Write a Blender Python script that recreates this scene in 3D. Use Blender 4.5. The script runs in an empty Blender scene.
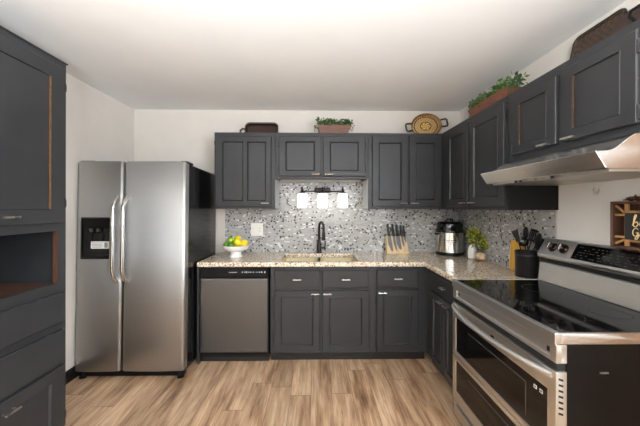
import bpy, bmesh, math, random
from mathutils import Vector, Matrix
random.seed(7)
SC = bpy.context.scene
COL = SC.collection
PI = math.pi

# ------------------------------------------------------------------ camera, world, lights, exposure
XL, XR, YB, YR, HC = -1.985, 1.6046, 3.31, -2.6, 2.478
F_PX, YAW, ROLL, VY, CAM_H = 299.19, .0156, .0014, 207.29, 1.4086
cd = bpy.data.cameras.new('camera'); cam = bpy.data.objects.new('camera', cd); COL.objects.link(cam)
cd.sensor_width = 36.0; cd.lens = F_PX / 640 * 36.0; cd.shift_y = (VY - 213.0) / 640; cd.clip_start = .05
fw = Vector((math.sin(YAW), math.cos(YAW), 0)); rt = Vector((math.cos(YAW), -math.sin(YAW), 0)); up = Vector((0, 0, 1))
r2 = rt * math.cos(ROLL) + up * math.sin(ROLL); u2 = up * math.cos(ROLL) - rt * math.sin(ROLL)
cam.matrix_world = Matrix(((r2.x, u2.x, -fw.x, 0), (r2.y, u2.y, -fw.y, 0), (r2.z, u2.z, -fw.z, CAM_H), (0, 0, 0, 1)))
SC.camera = cam

SC.view_settings.view_transform = 'Standard'; SC.view_settings.look = 'None'
SC.view_settings.exposure = 0.12; SC.view_settings.gamma = 1.0; SC.view_settings.use_curve_mapping = False
W = bpy.data.worlds.new('daylight'); SC.world = W; W.use_nodes = True
W.node_tree.nodes['Background'].inputs[0].default_value = (.9, .95, 1, 1)
W.node_tree.nodes['Background'].inputs[1].default_value = 1.0

def area(name, loc, rot, sx, sy, power, color=(1, 1, 1)):
    l = bpy.data.lights.new(name, 'AREA'); l.shape = 'RECTANGLE'; l.size = sx; l.size_y = sy; l.energy = power; l.color = color
    o = bpy.data.objects.new(name, l); COL.objects.link(o); o.location = loc; o.rotation_euler = rot
    return o
area('rear_window_fill', (-.2, YR + .06, 1.83), (PI / 2, 0, 0), 3.0, .84, 20, (.88, .94, 1))  # fill light from behind the camera, set in an invented rear window
area('side_window_fill', (XR - .05, -1.05, 1.70), (PI / 2, 0, PI / 2), 1.9, 1.1, 150, (.88, .94, 1))  # fill for pantry and left wall, set in an invented side window
SHADE_GLOW = 2.6
CEILING_FILL = 530.0  # strength of the added uplight that brightens the ceiling

# ------------------------------------------------------------------ helpers
class MB:
    def __init__(s): s.bm = bmesh.new()
    def face(s, vs, mi=0):
        try:
            f = s.bm.faces.new(vs); f.material_index = mi; return f
        except ValueError: return None
    def box(s, x0, x1, y0, y1, z0, z1, mi=0):
        v = [s.bm.verts.new(p) for p in ((x0,y0,z0),(x1,y0,z0),(x1,y1,z0),(x0,y1,z0),(x0,y0,z1),(x1,y0,z1),(x1,y1,z1),(x0,y1,z1))]
        for q in ((3,2,1,0),(4,5,6,7),(0,1,5,4),(1,2,6,5),(2,3,7,6),(3,0,4,7)): s.face([v[i] for i in q], mi)
        return s
    def loft(s, rings, mi=0, cap=True, closed=True):
        R = [[s.bm.verts.new(p) for p in r] for r in rings]
        n = len(R[0])
        for a, b in zip(R, R[1:]):
            for i in range(n if closed else n - 1):
                s.face([a[i], a[(i+1) % n], b[(i+1) % n], b[i]], mi)
        if cap: s.face(R[0][::-1], mi); s.face(R[-1], mi)
        return s
    def tube(s, pts, r, n=10, mi=0, flat=1.0, ref=None):
        pts = [Vector(p) for p in pts]
        rr = r if isinstance(r, (list, tuple)) else [r] * len(pts)
        rings = []; prev = None
        for i, p in enumerate(pts):
            t = (pts[min(i+1, len(pts)-1)] - pts[max(i-1, 0)]).normalized()
            if prev is None:
                a = Vector(ref) if ref else (Vector((0,0,1)) if abs(t.z) < .9 else Vector((1,0,0)))
            else: a = prev
            nx = (a - t * a.dot(t)).normalized(); prev = nx; ny = t.cross(nx)
            rings.append([p + (nx * math.cos(2*PI*k/n) + ny * math.sin(2*PI*k/n) * flat) * rr[i] for k in range(n)])
        return s.loft(rings, mi)
    def lathe(s, prof, c=(0,0,0), n=24, mi=0, ax=None, cap=True):
        c = Vector(c); M = Matrix.Identity(3)
        if ax is not None: M = Vector((0,0,1)).rotation_difference(Vector(ax)).to_matrix()
        return s.loft([[c + M @ Vector((max(r,.0004) * math.cos(2*PI*k/n), max(r,.0004) * math.sin(2*PI*k/n), z)) for k in range(n)] for r, z in prof], mi, cap)
    def prism(s, poly, axis, a0, a1, mi=0):
        def P(p, a): return {'X': (a, p[0], p[1]), 'Y': (p[0], a, p[1]), 'Z': (p[0], p[1], a)}[axis]
        return s.loft([[P(p, a0) for p in poly], [P(p, a1) for p in poly]], mi)
    def ball(s, c, r, sc=(1,1,1), seg=16, mi=0, rot=None):
        M = Matrix.LocRotScale(Vector(c), rot, Vector(sc))
        ret = bmesh.ops.create_uvsphere(s.bm, u_segments=seg, v_segments=seg*2//3, radius=r, matrix=M)
        for v in ret['verts']:
            for f in v.link_faces: f.material_index = mi
        return s
    def cells(s, xs, zs, filled, axis, a0, a1, mi=0):
        """a slab on a grid of cells, holes where filled(i, j) is false"""
        def P(x, z, a): return {'X': (a, x, z), 'Y': (x, a, z), 'Z': (x, z, a)}[axis]
        cache = {}
        def V(i, j, k):
            if (i,j,k) not in cache: cache[(i,j,k)] = s.bm.verts.new(P(xs[i], zs[j], (a0, a1)[k]))
            return cache[(i,j,k)]
        nx, nz = len(xs)-1, len(zs)-1
        F = lambda i, j: 0 <= i < nx and 0 <= j < nz and filled(i, j)
        for i in range(nx):
            for j in range(nz):
                if not F(i, j): continue
                for k in (0, 1): s.face([V(i,j,k), V(i+1,j,k), V(i+1,j+1,k), V(i,j+1,k)], mi)
                for (di, dj, A, B) in ((-1,0,(i,j),(i,j+1)), (1,0,(i+1,j),(i+1,j+1)), (0,-1,(i,j),(i+1,j)), (0,1,(i,j+1),(i+1,j+1))):
                    if not F(i+di, j+dj): s.face([V(*A,0), V(*B,0), V(*B,1), V(*A,1)], mi)
        return s
    def build(s, name, mats, parent=None, bevel=0, smooth=False, seg=2, dissolve=False, weld=0, loc=None):
        bm = s.bm
        if weld: bmesh.ops.remove_doubles(bm, verts=bm.verts, dist=weld)
        bmesh.ops.recalc_face_normals(bm, faces=bm.faces)
        if dissolve: bmesh.ops.dissolve_limit(bm, angle_limit=.02, verts=bm.verts, edges=bm.edges)
        if loc is not None: bmesh.ops.translate(bm, verts=bm.verts, vec=-Vector(loc))
        if smooth:
            for f in bm.faces: f.smooth = True
            for e in bm.edges:
                if len(e.link_faces) == 2 and e.calc_face_angle(0) > .65: e.smooth = False
        me = bpy.data.meshes.new(name); bm.to_mesh(me); bm.free()
        for m in (mats if isinstance(mats, (list, tuple)) else [mats]): me.materials.append(m)
        o = bpy.data.objects.new(name, me); COL.objects.link(o)
        if loc is not None: o.location = loc
        if parent: o.parent = parent
        if bevel:
            b = o.modifiers.new('bevel', 'BEVEL'); b.width = bevel; b.segments = seg; b.limit_method = 'ANGLE'; b.angle_limit = .6
            b.harden_normals = False
        return o

def tag(o, label, cat, group=None, kind=None):
    o['label'] = label; o['category'] = cat
    if group: o['group'] = group
    if kind: o['kind'] = kind
    return o
def thing(name, label, cat, loc=(0,0,0), rz=0, group=None, rx=0):
    o = bpy.data.objects.new(name, None); COL.objects.link(o); o.location = loc; o.rotation_euler = (rx, 0, rz)
    o.empty_display_size = .1
    return tag(o, label, cat, group)
def struct(o, label, cat):
    o['kind'] = 'structure'; o['label'] = label; o['category'] = cat; return o

# ------------------------------------------------------------------ materials
def srgb(r, g, b):
    f = lambda c: (c/255)/12.92 if c/255 <= .04045 else ((c/255+.055)/1.055)**2.4
    return (f(r), f(g), f(b), 1)
class NT:
    def __init__(s, name):
        s.m = bpy.data.materials.new(name); s.m.use_nodes = True; s.t = s.m.node_tree; s.b = s.t.nodes['Principled BSDF']
    def n(s, typ, ins=None, **kw):
        x = s.t.nodes.new(typ)
        for k, v in kw.items(): setattr(x, k, v)
        for k, v in (ins or {}).items(): s.put(x.inputs[k], v)
        return x
    def put(s, sock, v):
        if isinstance(v, bpy.types.NodeSocket): s.t.links.new(v, sock)
        else: sock.default_value = v
    def math(s, op, a, b=0.0, c=None):
        x = s.n('ShaderNodeMath', operation=op); s.put(x.inputs[0], a); s.put(x.inputs[1], b)
        if c is not None: s.put(x.inputs[2], c)
        return x.outputs[0]
    def ramp(s, fac, stops, interp='LINEAR'):
        r = s.n('ShaderNodeValToRGB', {0: fac}); cr = r.color_ramp; cr.interpolation = interp
        while len(cr.elements) < len(stops): cr.elements.new(.5)
        for e, (p, c) in zip(cr.elements, stops): e.position = p; e.color = c
        return r.outputs[0]
    def mix(s, fac, a, b, mode='MIX'):
        x = s.n('ShaderNodeMix', data_type='RGBA', blend_type=mode)
        s.put(x.inputs[0], fac); s.put(x.inputs[6], a); s.put(x.inputs[7], b); return x.outputs[2]
    def coord(s, scale=None):
        c = s.n('ShaderNodeTexCoord').outputs['Object']
        if scale:
            mp = s.n('ShaderNodeMapping', {0: c}); mp.inputs['Scale'].default_value = scale; c = mp.outputs[0]
        return c
    def noise(s, vec, scale, detail=3, rough=.5):
        return s.n('ShaderNodeTexNoise', {'Vector': vec, 'Scale': scale, 'Detail': detail, 'Roughness': rough}).outputs['Fac']
    def bump(s, h, strength=.1, dist=.01):
        s.put(s.b.inputs['Normal'], s.n('ShaderNodeBump', {'Height': h, 'Strength': strength, 'Distance': dist}).outputs[0])
    def set(s, **kw):
        for k, v in kw.items(): s.put(s.b.inputs[k.replace('_', ' ')], v)
        return s.m
def grey(v): return (v, v, v, 1)
def plain(name, col, rough=.5, metal=0, var=.06, scale=30, bump=0, spec=.5):
    t = NT(name); n = t.noise(t.coord(), scale, 4)
    c2 = tuple(min(1, c * (1 - var)) for c in col[:3]) + (1,); c3 = tuple(min(1, c * (1 + var)) for c in col[:3]) + (1,)
    if bump: t.bump(n, bump, .004)
    return t.set(Base_Color=t.ramp(n, [(.3, c2), (.7, c3)]), Roughness=rough, Metallic=metal, Specular_IOR_Level=spec)
def brushed(name, col, rough, axis_scale, var=.05, aniso=0.0, axis='Z', arot=0.0):
    t = NT(name); n = t.noise(t.coord(axis_scale), 1.0, 5, .6)
    t.bump(n, .008, .002)
    r = t.n('ShaderNodeMapRange', {0: n, 3: rough * .85, 4: rough * 1.15}).outputs[0]
    c2 = tuple(c * (1 - var) for c in col[:3]) + (1,); c3 = tuple(min(1, c * (1 + var)) for c in col[:3]) + (1,)
    if aniso:
        t.set(Anisotropic=aniso, Anisotropic_Rotation=arot, Tangent=t.n('ShaderNodeTangent', direction_type='RADIAL', axis=axis).outputs[0])
    return t.set(Base_Color=t.ramp(n, [(.3, c2), (.7, c3)]), Roughness=r, Metallic=1.0)

def make_paint():
    t = NT('charcoal_paint'); c = t.coord()
    n = t.noise(c, 5, 4); fine = t.noise(t.coord((40, 40, 6)), 4, 4)
    t.bump(fine, .06, .002)
    return t.set(Base_Color=t.ramp(n, [(.3, srgb(41, 42, 44)), (.7, srgb(47, 48, 50))]), Roughness=t.n('ShaderNodeMapRange', {0: n, 3: .36, 4: .48}).outputs[0], Specular_IOR_Level=.35)
PAINT = make_paint()
WORN = plain('worn_wood_edge', srgb(86, 59, 33), .75, var=.35, spec=.2, scale=60)
WORN2 = plain('dark_worn_wood_edge', srgb(66, 48, 35), .75, var=.35, scale=60, spec=.2)
WALL = plain('wall_paint', srgb(214, 208, 200), .85, var=.02, scale=6, bump=.03)
CEIL = plain('ceiling_paint', srgb(235, 235, 234), .9, var=.015, scale=4, bump=.03)
GLOSSWALL = plain('white_wall_panel', srgb(230, 229, 226), .22, var=.03, scale=5)
WHITE = plain('white_plastic', srgb(238, 236, 230), .4, var=.02)
CERAMIC = plain('white_ceramic', srgb(240, 238, 236), .2, var=.02)
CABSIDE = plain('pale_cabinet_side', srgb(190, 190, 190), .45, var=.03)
BLACK = plain('black_plastic', srgb(13, 13, 14), .3, var=.1, spec=.3)
BLACKM = plain('matte_black_metal', srgb(20, 19, 19), .42, var=.1)
BLACKGLOSS = plain('black_enamel', srgb(13, 13, 14), .16, var=.05)
GLASSTOP = plain('black_glass', srgb(8, 8, 9), .06, var=.05)
OVENGLASS = plain('oven_glass', srgb(9, 8, 8), .08, var=.1, spec=.3)
GAP = plain('dark_gap', srgb(9, 9, 9), .7)
HINGE = plain('black_hinge', srgb(22, 20, 20), .4, var=.1)
NICKEL = brushed('brushed_nickel', srgb(205, 200, 192), .28, (20, 20, 20))
FRIDGE = brushed('fridge_steel', srgb(172, 171, 169), .38, (3, 3, 220), aniso=.85)
DWSTEEL = brushed('dishwasher_steel', srgb(118, 121, 124), .4, (220, 3, 3), aniso=.7)
STEEL = brushed('range_steel', srgb(224, 224, 223), .3, (70, 2, 70), aniso=.8, axis='Y', arot=.25, var=.03)
STEELV = brushed('hood_steel', srgb(226, 227, 228), .2, (70, 2, 70), aniso=.88, axis='Y', arot=.25, var=.03)
CHROME = brushed('polished_steel', srgb(215, 214, 212), .12, (6, 6, 6))
BRONZE = plain('dark_bronze', srgb(40, 36, 34), .35, metal=.6, var=.1)
CREAM = plain('cream_composite', srgb(214, 198, 160), .35, var=.05, scale=80)
BAMBOO = NT('pale_wood')
BAMBOO = BAMBOO.set(Base_Color=BAMBOO.ramp(BAMBOO.noise(BAMBOO.coord((60, 60, 4)), 1, 4), [(.3, srgb(214, 184, 136)), (.7, srgb(236, 212, 168))]), Roughness=.45)
def woodmat(name, a, b, sc, rough=.55):
    t = NT(name); n = t.noise(t.coord(sc), 1, 5, .6); t.bump(n, .1, .003)
    return t.set(Base_Color=t.ramp(n, [(.3, a), (.7, b)]), Roughness=rough)
DKWOOD = woodmat('dark_brown_wood', srgb(34, 21, 17), srgb(62, 38, 28), (6, 60, 60), .4)
NICHEWOOD = woodmat('niche_wood', srgb(58, 36, 27), srgb(80, 52, 37), (50, 4, 50))
TERRA = woodmat('reddish_planter_wood', srgb(88, 50, 34), srgb(122, 76, 54), (10, 30, 60))
CRATEWOOD = woodmat('crate_wood', srgb(150, 108, 66), srgb(190, 146, 94), (40, 40, 5))
CRATEDARK = woodmat('dark_crate_wood', srgb(62, 42, 34), srgb(96, 66, 52), (60, 60, 6))
MUSTARD = woodmat('amber_board', srgb(190, 138, 36), srgb(216, 166, 60), (40, 40, 4), .4)
CHALK = plain('chalkboard', srgb(34, 36, 38), .6, var=.15)
GOLD = plain('cream_gold_lettering', srgb(222, 196, 140), .4, var=.1)
BLADE = plain('dark_knife_blade', srgb(92, 92, 94), .3, metal=.8, var=.1)
LEMON = plain('lemon_skin', srgb(236, 212, 40), .4, var=.08, scale=60, bump=.2)
LIME = plain('lime_skin', srgb(150, 186, 50), .4, var=.15, scale=60, bump=.2)
LIMED = plain('dark_lime_skin', srgb(80, 126, 30), .4, var=.15, scale=60, bump=.2)
GOURD = plain('beige_gourd', srgb(212, 180, 148), .5, var=.1, scale=20)
CHECKED = plain('stem_brown', srgb(92, 68, 40), .7)
def leafmat(name, a, b):
    t = NT(name); n = t.noise(t.coord(), 45, 2)
    return t.set(Base_Color=t.ramp(n, [(.35, a), (.65, b)]), Roughness=.5)
LEAF = leafmat('boxwood_leaf', srgb(28, 52, 22), srgb(66, 98, 44))
LEAF2 = leafmat('light_boxwood_leaf', srgb(44, 72, 32), srgb(104, 130, 66))
YLEAF = leafmat('yellow_green_leaf', srgb(150, 156, 40), srgb(216, 212, 92))

def make_granite():
    t = NT('speckled_granite'); c = t.coord()
    v = t.n('ShaderNodeTexVoronoi', {'Vector': c, 'Scale': 110.0}, feature='F1'); rnd = t.n('ShaderNodeSeparateColor', {0: v.outputs['Color']}).outputs[0]
    big = t.noise(c, 22, 4, .6); k = t.math('ADD', t.math('MULTIPLY', rnd, .62), t.math('MULTIPLY', big, .5))
    col = t.ramp(k, [(.0, srgb(62, 48, 38)), (.24, srgb(120, 96, 74)), (.32, srgb(176, 152, 124)), (.46, srgb(220, 204, 182)), (.66, srgb(236, 226, 210)), (.86, srgb(190, 176, 158)), (.95, srgb(240, 233, 222))], 'CONSTANT')
    return t.set(Base_Color=col, Roughness=.13)
GRANITE = make_granite()

def make_mosaic():
    t = NT('glass_mosaic'); s = t.n('ShaderNodeSeparateXYZ', {0: t.coord()})
    u = t.math('ADD', s.outputs[0], s.outputs[1]); w = s.outputs[2]
    TW, TH = .0315, .0148
    r = t.math('DIVIDE', w, TH); ri = t.math('FLOOR', r); rf = t.math('FRACT', r)
    off = t.n('ShaderNodeTexWhiteNoise', {'W': ri}, noise_dimensions='1D').outputs[0]
    a = t.math('ADD', t.math('DIVIDE', u, TW), off); ai = t.math('FLOOR', a); af = t.math('FRACT', a)
    vec = t.n('ShaderNodeCombineXYZ', {0: ai, 1: ri}).outputs[0]
    wn = t.n('ShaderNodeTexWhiteNoise', {'Vector': vec}, noise_dimensions='2D')
    half = t.math('MULTIPLY', t.math('LESS_THAN', wn.outputs[0], .16), t.math('GREATER_THAN', af, .62))
    split = t.math('MULTIPLY', t.math('LESS_THAN', wn.outputs[0], .16), t.math('LESS_THAN', t.math('ABSOLUTE', t.math('SUBTRACT', af, .62)), .03))
    tile = t.ramp(t.math('ADD', wn.outputs[0], t.math('MULTIPLY', half, t.math('ADD', .45, t.math('MULTIPLY', wn.outputs[0], 3.2)))), [(0, srgb(20, 16, 15)), (.135, srgb(104, 98, 92)), (.16, srgb(166, 165, 163)), (.36, srgb(170, 170, 168)), (.60, srgb(178, 178, 177)), (.80, srgb(162, 159, 155)), (.93, srgb(222, 222, 221))], 'CONSTANT')
    gx, gz = .04, .08
    g = t.math('MULTIPLY', t.math('MULTIPLY', t.math('GREATER_THAN', af, gx), t.math('LESS_THAN', af, 1-gx)), t.math('MULTIPLY', t.math('GREATER_THAN', rf, gz), t.math('LESS_THAN', rf, 1-gz)))
    g = t.math('MULTIPLY', g, t.math('SUBTRACT', 1.0, split))
    t.bump(g, .4, .0015)
    col = t.mix(g, srgb(168, 167, 164), tile)
    rough = t.math('ADD', t.math('MULTIPLY', t.n('ShaderNodeSeparateColor', {0: wn.outputs['Color']}).outputs[1], .28), .1)
    return t.set(Base_Color=col, Roughness=t.mix(g, grey(.8), rough))
MOSAIC = make_mosaic()

def make_floor():
    t = NT('oak_plank_floor'); s = t.n('ShaderNodeSeparateXYZ', {0: t.coord()})
    PW, PL = .155, 1.22
    a = t.math('DIVIDE', t.math('ADD', s.outputs[0], .03), PW); ai = t.math('FLOOR', a); af = t.math('FRACT', a)
    off = t.n('ShaderNodeTexWhiteNoise', {'W': ai}, noise_dimensions='1D').outputs[0]
    b = t.math('ADD', t.math('DIVIDE', s.outputs[1], PL), off); bi = t.math('FLOOR', b); bf = t.math('FRACT', b)
    wn = t.n('ShaderNodeTexWhiteNoise', {'Vector': t.n('ShaderNodeCombineXYZ', {0: ai, 1: bi}).outputs[0]}, noise_dimensions='2D').outputs[0]
    shift = t.math('MULTIPLY', wn, 37.0)
    gv = t.n('ShaderNodeCombineXYZ', {0: t.math('MULTIPLY', s.outputs[0], 11.0), 1: t.math('ADD', t.math('MULTIPLY', s.outputs[1], 1.3), shift), 2: shift}).outputs[0]
    g1 = t.noise(gv, 1.3, 6, .62)
    gf = t.n('ShaderNodeCombineXYZ', {0: t.math('MULTIPLY', s.outputs[0], 90.0), 1: t.math('MULTIPLY', s.outputs[1], 4.0), 2: shift}).outputs[0]
    g2 = t.noise(gf, 1.0, 3, .5)
    col = t.ramp(g1, [(.27, srgb(72, 50, 36)), (.37, srgb(142, 108, 80)), (.48, srgb(188, 154, 122)), (.60, srgb(210, 180, 149)), (.76, srgb(160, 126, 98))])
    col = t.mix(t.ramp(g2, [(.40, grey(0)), (.72, grey(.6))]), col, srgb(122, 94, 70))
    tone = t.ramp(wn, [(0, grey(.75)), (.5, grey(.94)), (1, grey(1.10))])
    col = t.mix(1.0, col, tone, 'MULTIPLY')
    line = t.math('MULTIPLY', t.math('GREATER_THAN', af, .014), t.math('GREATER_THAN', bf, .003))
    col = t.mix(line, srgb(92, 66, 46), col)
    t.bump(t.math('MULTIPLY', line, g1), .12, .002)
    return t.set(Base_Color=col, Roughness=.42)
FLOOR = make_floor()

def make_weave(name, a, b, sc):
    t = NT(name); c = t.coord()
    ch = t.n('ShaderNodeTexChecker', {'Vector': t.n('ShaderNodeVectorMath', {0: c, 1: (.0013, .0013, .0013)}, operation='ADD').outputs[0], 'Scale': sc}).outputs['Fac']
    n = t.noise(c, 28, 3); k = t.math('ADD', t.math('MULTIPLY', ch, .35), t.math('MULTIPLY', n, .75))
    t.bump(ch, .5, .004)
    return t.set(Base_Color=t.ramp(k, [(.25, a), (.75, b)]), Roughness=.6)
WEAVE = make_weave('dark_woven_cane', srgb(26, 24, 25), srgb(78, 58, 42), 60)
def make_wicker():
    t = NT('patterned_wicker'); s = t.n('ShaderNodeSeparateXYZ', {0: t.coord()})
    x, z = t.math('DIVIDE', s.outputs[0], 1.22), s.outputs[2]
    r = t.math('SQRT', t.math('ADD', t.math('MULTIPLY', x, x), t.math('MULTIPLY', z, z)))
    ang = t.math('ARCTAN2', z, x)
    rings = t.math('FLOOR', t.math('DIVIDE', r, .0115)); odd = t.math('MODULO', rings, 2.0)
    spoke = t.math('SINE', t.math('ADD', t.math('MULTIPLY', ang, 30.0), t.math('MULTIPLY', odd, PI)))
    dots = t.math('GREATER_THAN', spoke, .55)
    col = t.mix(dots, srgb(206, 172, 112), srgb(70, 44, 24))
    band = t.math('MULTIPLY', t.math('GREATER_THAN', r, .098), t.math('LESS_THAN', r, .107))
    band2 = t.math('MULTIPLY', t.math('GREATER_THAN', r, .042), t.math('LESS_THAN', r, .050))
    ctr = t.math('LESS_THAN', r, .042)
    col = t.mix(ctr, col, srgb(218, 180, 104))
    col = t.mix(t.math('MULTIPLY', ctr, t.math('GREATER_THAN', t.math('SINE', t.math('ADD', t.math('MULTIPLY', ang, 6.0), t.math('MULTIPLY', r, 160.0))), .5)), col, srgb(120, 84, 40))
    col = t.mix(t.math('MAXIMUM', band, band2), col, srgb(52, 30, 18))
    t.bump(dots, .3, .003)
    return t.set(Base_Color=col, Roughness=.6)
WICKER = make_wicker()
def emit(name, col, strength):
    t = NT(name); n = t.noise(t.coord(), 8, 2)
    return t.set(Base_Color=grey(.9), Roughness=.3, Emission_Color=t.ramp(n, [(.2, col), (.8, tuple(min(1, c * 1.02) for c in col[:3]) + (1,))]), Emission_Strength=strength)
SHADE = emit('lit_frosted_glass', (1, .985, .96, 1), SHADE_GLOW)
FILLGLOW = emit('uplight_fill_glow', (.94, .97, 1, 1), CEILING_FILL)  # glow of the added uplight bowl

# ------------------------------------------------------------------ the setting
T = .12
struct(MB().box(XL-T, XR+T, YR-T, YB+T, -.1, 0).build('floor', FLOOR), 'light brown wood plank floor running towards the sink wall', 'floor')
struct(MB().box(XL-T, XR+T, YR-T, YB+T, HC, HC+.1).build('ceiling', CEIL), 'plain off white painted ceiling above the kitchen', 'ceiling')
struct(MB().box(XL-T, XR+T, YB, YB+T, 0, HC).build('wall_back', WALL), 'off white wall behind the sink and upper cabinets', 'wall')
struct(MB().box(XL-T, XL, YR, YB, 0, HC).build('wall_left', WALL), 'off white side wall beside the fridge and tall cabinet', 'wall')
struct(MB().cells([YR, -2.1, 0, YB], [0, 1.10, 2.30, HC], lambda i, j: not (i == 1 and j == 1), 'X', XR, XR+T).build('wall_right', WALL), 'off white side wall with an added window opening, behind the range and hood', 'wall')
m = MB().cells([XL-T, -1.75, 1.35, XR+T], [0, 1.36, 2.30, HC], lambda i, j: not (i == 1 and j == 1), 'Y', YR-T, YR)
struct(m.build('wall_rear', WALL), 'off white wall with an added wide window opening opposite the sink', 'wall')
m = MB().cells([-1.75, -1.69, -.23, -.17, 1.29, 1.35], [1.36, 1.42, 2.24, 2.30], lambda i, j: not (i in (1, 3) and j == 1), 'Y', YR-.09, YR-.03)
wf = struct(m.build('fill_window_1', WHITE, bevel=.004), 'added wide white framed window opposite the sink, out of view, for fill light', 'window')  # invented window frame around the rear fill light
tg = NT('window_glass'); tgm = tg.set(Base_Color=tg.ramp(tg.noise(tg.coord(), 3), [(0, grey(.96)), (1, grey(1))]), Roughness=.02, Transmission_Weight=1.0, IOR=1.05)
MB().box(-1.69, -.23, YR-.065, YR-.06, 1.42, 2.24).box(-.17, 1.29, YR-.065, YR-.06, 1.42, 2.24).build('pane', tgm, wf)
m = MB().cells([-2.1, -2.04, -1.08, -1.02, -.06, 0], [1.10, 1.16, 2.24, 2.30], lambda i, j: not (i in (1, 3) and j == 1), 'X', XR+.03, XR+.09)
wf = struct(m.build('fill_window_2', WHITE, bevel=.004), 'added white framed window in the side wall, out of view, for fill light', 'window')  # invented window frame around the side fill light
MB().box(XR+.06, XR+.065, -2.04, -1.08, 1.16, 2.24).box(XR+.06, XR+.065, -1.02, -.06, 1.16, 2.24).build('pane', tgm, wf)
struct(MB().box(XL, XL+.014, 1.86, YB, 0, .1).build('baseboard_left', BLACKM, bevel=.003), 'black baseboard at the foot of the side wall by the fridge', 'baseboard')
OAK = woodmat('oak_door_wood', srgb(128, 98, 72), srgb(164, 130, 98), (30, 30, 3), .4)
dj = struct(MB().cells([.50, .56, 1.04, 1.10], [0, 2.05, 2.11], lambda i, j: not (i == 1 and j == 0), 'X', XR-.016, XR).build('reflection_door_1', OAK, bevel=.003), 'added narrow oak door with frame, out of view, for tan reflections in the steel', 'door')  # invented door, put here to reflect tan in hood and range steel
MB().cells([.564, .64, .96, 1.036], [.004, .22, .95, 1.08, 1.92, 2.045], lambda i, j: not (i == 1 and j in (1, 3)), 'X', XR-.012, XR).box(XR-.006, XR, .64, .96, .22, 1.92).build('door_leaf', OAK, dj)
MB().lathe([(.024, 0), (.024, .005), (.008, .008), (.008, .022), (.018, .028), (.018, .038), (.012, .044)], (XR-.012, .60, 1.0), 20, ax=(-1, 0, 0)).build('door_knob', NICKEL, dj, smooth=True)
# tiled splashback, a thin slab of glass tiles on each wall
TT = .008
m = MB().cells([-.99, -.401, .526, XR], [.9145, 1.39, 1.69], lambda i, j: j == 0 or i == 1, 'Y', YB-TT, YB)
struct(m.build('trim_1', MOSAIC, dissolve=True), 'grey white and black glass mosaic splashback behind the sink', 'backsplash')
struct(MB().box(XR-TT, XR, 1.962, YB-TT-.0005, .9145, 1.39).build('trim_2', MOSAIC), 'grey and black glass mosaic splashback on the side wall by the range', 'backsplash')
struct(MB().box(XR-.004, XR, 1.0, 1.9615, .9, 1.56).build('trim_3', GLOSSWALL), 'glossy white wall panel between range and hood', 'wall panel')
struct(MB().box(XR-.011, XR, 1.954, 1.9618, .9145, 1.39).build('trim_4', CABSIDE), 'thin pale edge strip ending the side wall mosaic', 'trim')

# ------------------------------------------------------------------ cabinets: local x to the right, y into the cabinet, z up
DT = .02
def panel_mesh(x0, x1, z0, z1, cols, fwid=.055, rail=None, worn=(), depth=.009, bead=.012, slab=False):
    """a framed door; cols = list of (px0, px1) panel spans as fractions, or None for one"""
    m = MB(); bm = m.bm; rail = rail or fwid; bead, depth = (.007, .007) if worn else (bead, depth)
    yf = -DT; e = .004
    P = lambda x, y, z: bm.verts.new((x, y, z))
    def ring(a0, a1, c0, c1, y): return [P(a0,y,c0), P(a1,y,c0), P(a1,y,c1), P(a0,y,c1)]
    def band(A, B, mis=(0,0,0,0)):
        for i in range(4): m.face([A[i], A[(i+1)%4], B[(i+1)%4], B[i]], mis[i])
    r0 = ring(x0, x1, z0, z1, 0); r1 = ring(x0, x1, z0, z1, yf+e); r2 = ring(x0+e, x1-e, z0+e, z1-e, yf)
    m.face(r0); band(r0, r1); band(r1, r2)
    if slab: m.face(r2); return m
    spans = cols or [(x0+fwid, x1-fwid)]
    xs = [x0+e]; 
    for s in spans: xs += list(s)
    xs.append(x1-e); zs = [z0+e, z0+rail, z1-rail, z1-e]
    for i in range(len(xs)-1):
        for j in range(3):
            hole = j == 1 and i % 2 == 1
            if not hole: m.face([P(xs[i],yf,zs[j]), P(xs[i+1],yf,zs[j]), P(xs[i+1],yf,zs[j+1]), P(xs[i],yf,zs[j+1])])
    for k, (a, b) in enumerate(spans):
        A = ring(a, b, zs[1], zs[2], yf); q = .004
        A2 = ring(a+q, b-q, zs[1]+q, zs[2]-q, yf-.0025); B = ring(a+bead, b-bead, zs[1]+bead, zs[2]-bead, yf+depth)
        side = ['B', 'R', 'T', 'L']; mis = [1 if s in worn else 0 for s in side]
        band(A, A2); band(A2, B, mis)
        m.face(B)
    return m
def pull(parent, cx, cz, y=-DT, L=.075):
    m = MB().tube([(cx-L/2, y-.026, cz), (cx+L/2, y-.026, cz)], .0055, 8)
    for sx in (-.32, .32): m.tube([(cx+sx*L, y, cz), (cx+sx*L, y-.026, cz)], .0042, 8)
    return m.build('handle', NICKEL, parent, smooth=True)
def hinge(parent, x, z, y=-DT):
    m = MB().tube([(x, y+.004, z-.024), (x, y+.004, z+.024)], .0055, 8).box(x-.010, x+.010, y+.002, y+.012, z-.019, z+.019)
    m.ball((x, y+.004, z+.026), .0055, seg=8)
    return m.build('hinge', HINGE, parent, smooth=True)
def door(root, x0, x1, z0, z1, pulls=(), hinges=None, name='door', wornmat=None, **kw):
    wornmat = wornmat or WORN
    d = panel_mesh(x0, x1, z0, z1, kw.pop('cols', None), **kw).build(name, [PAINT, wornmat], root, weld=.0002)
    for (cx, cz) in pulls: pull(d, cx, cz)
    if hinges:
        hx = x0 - .004 if hinges[0] == 'L' else x1 + .004
        for z in hinges[1]: hinge(d, hx, z)
    return d
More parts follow.
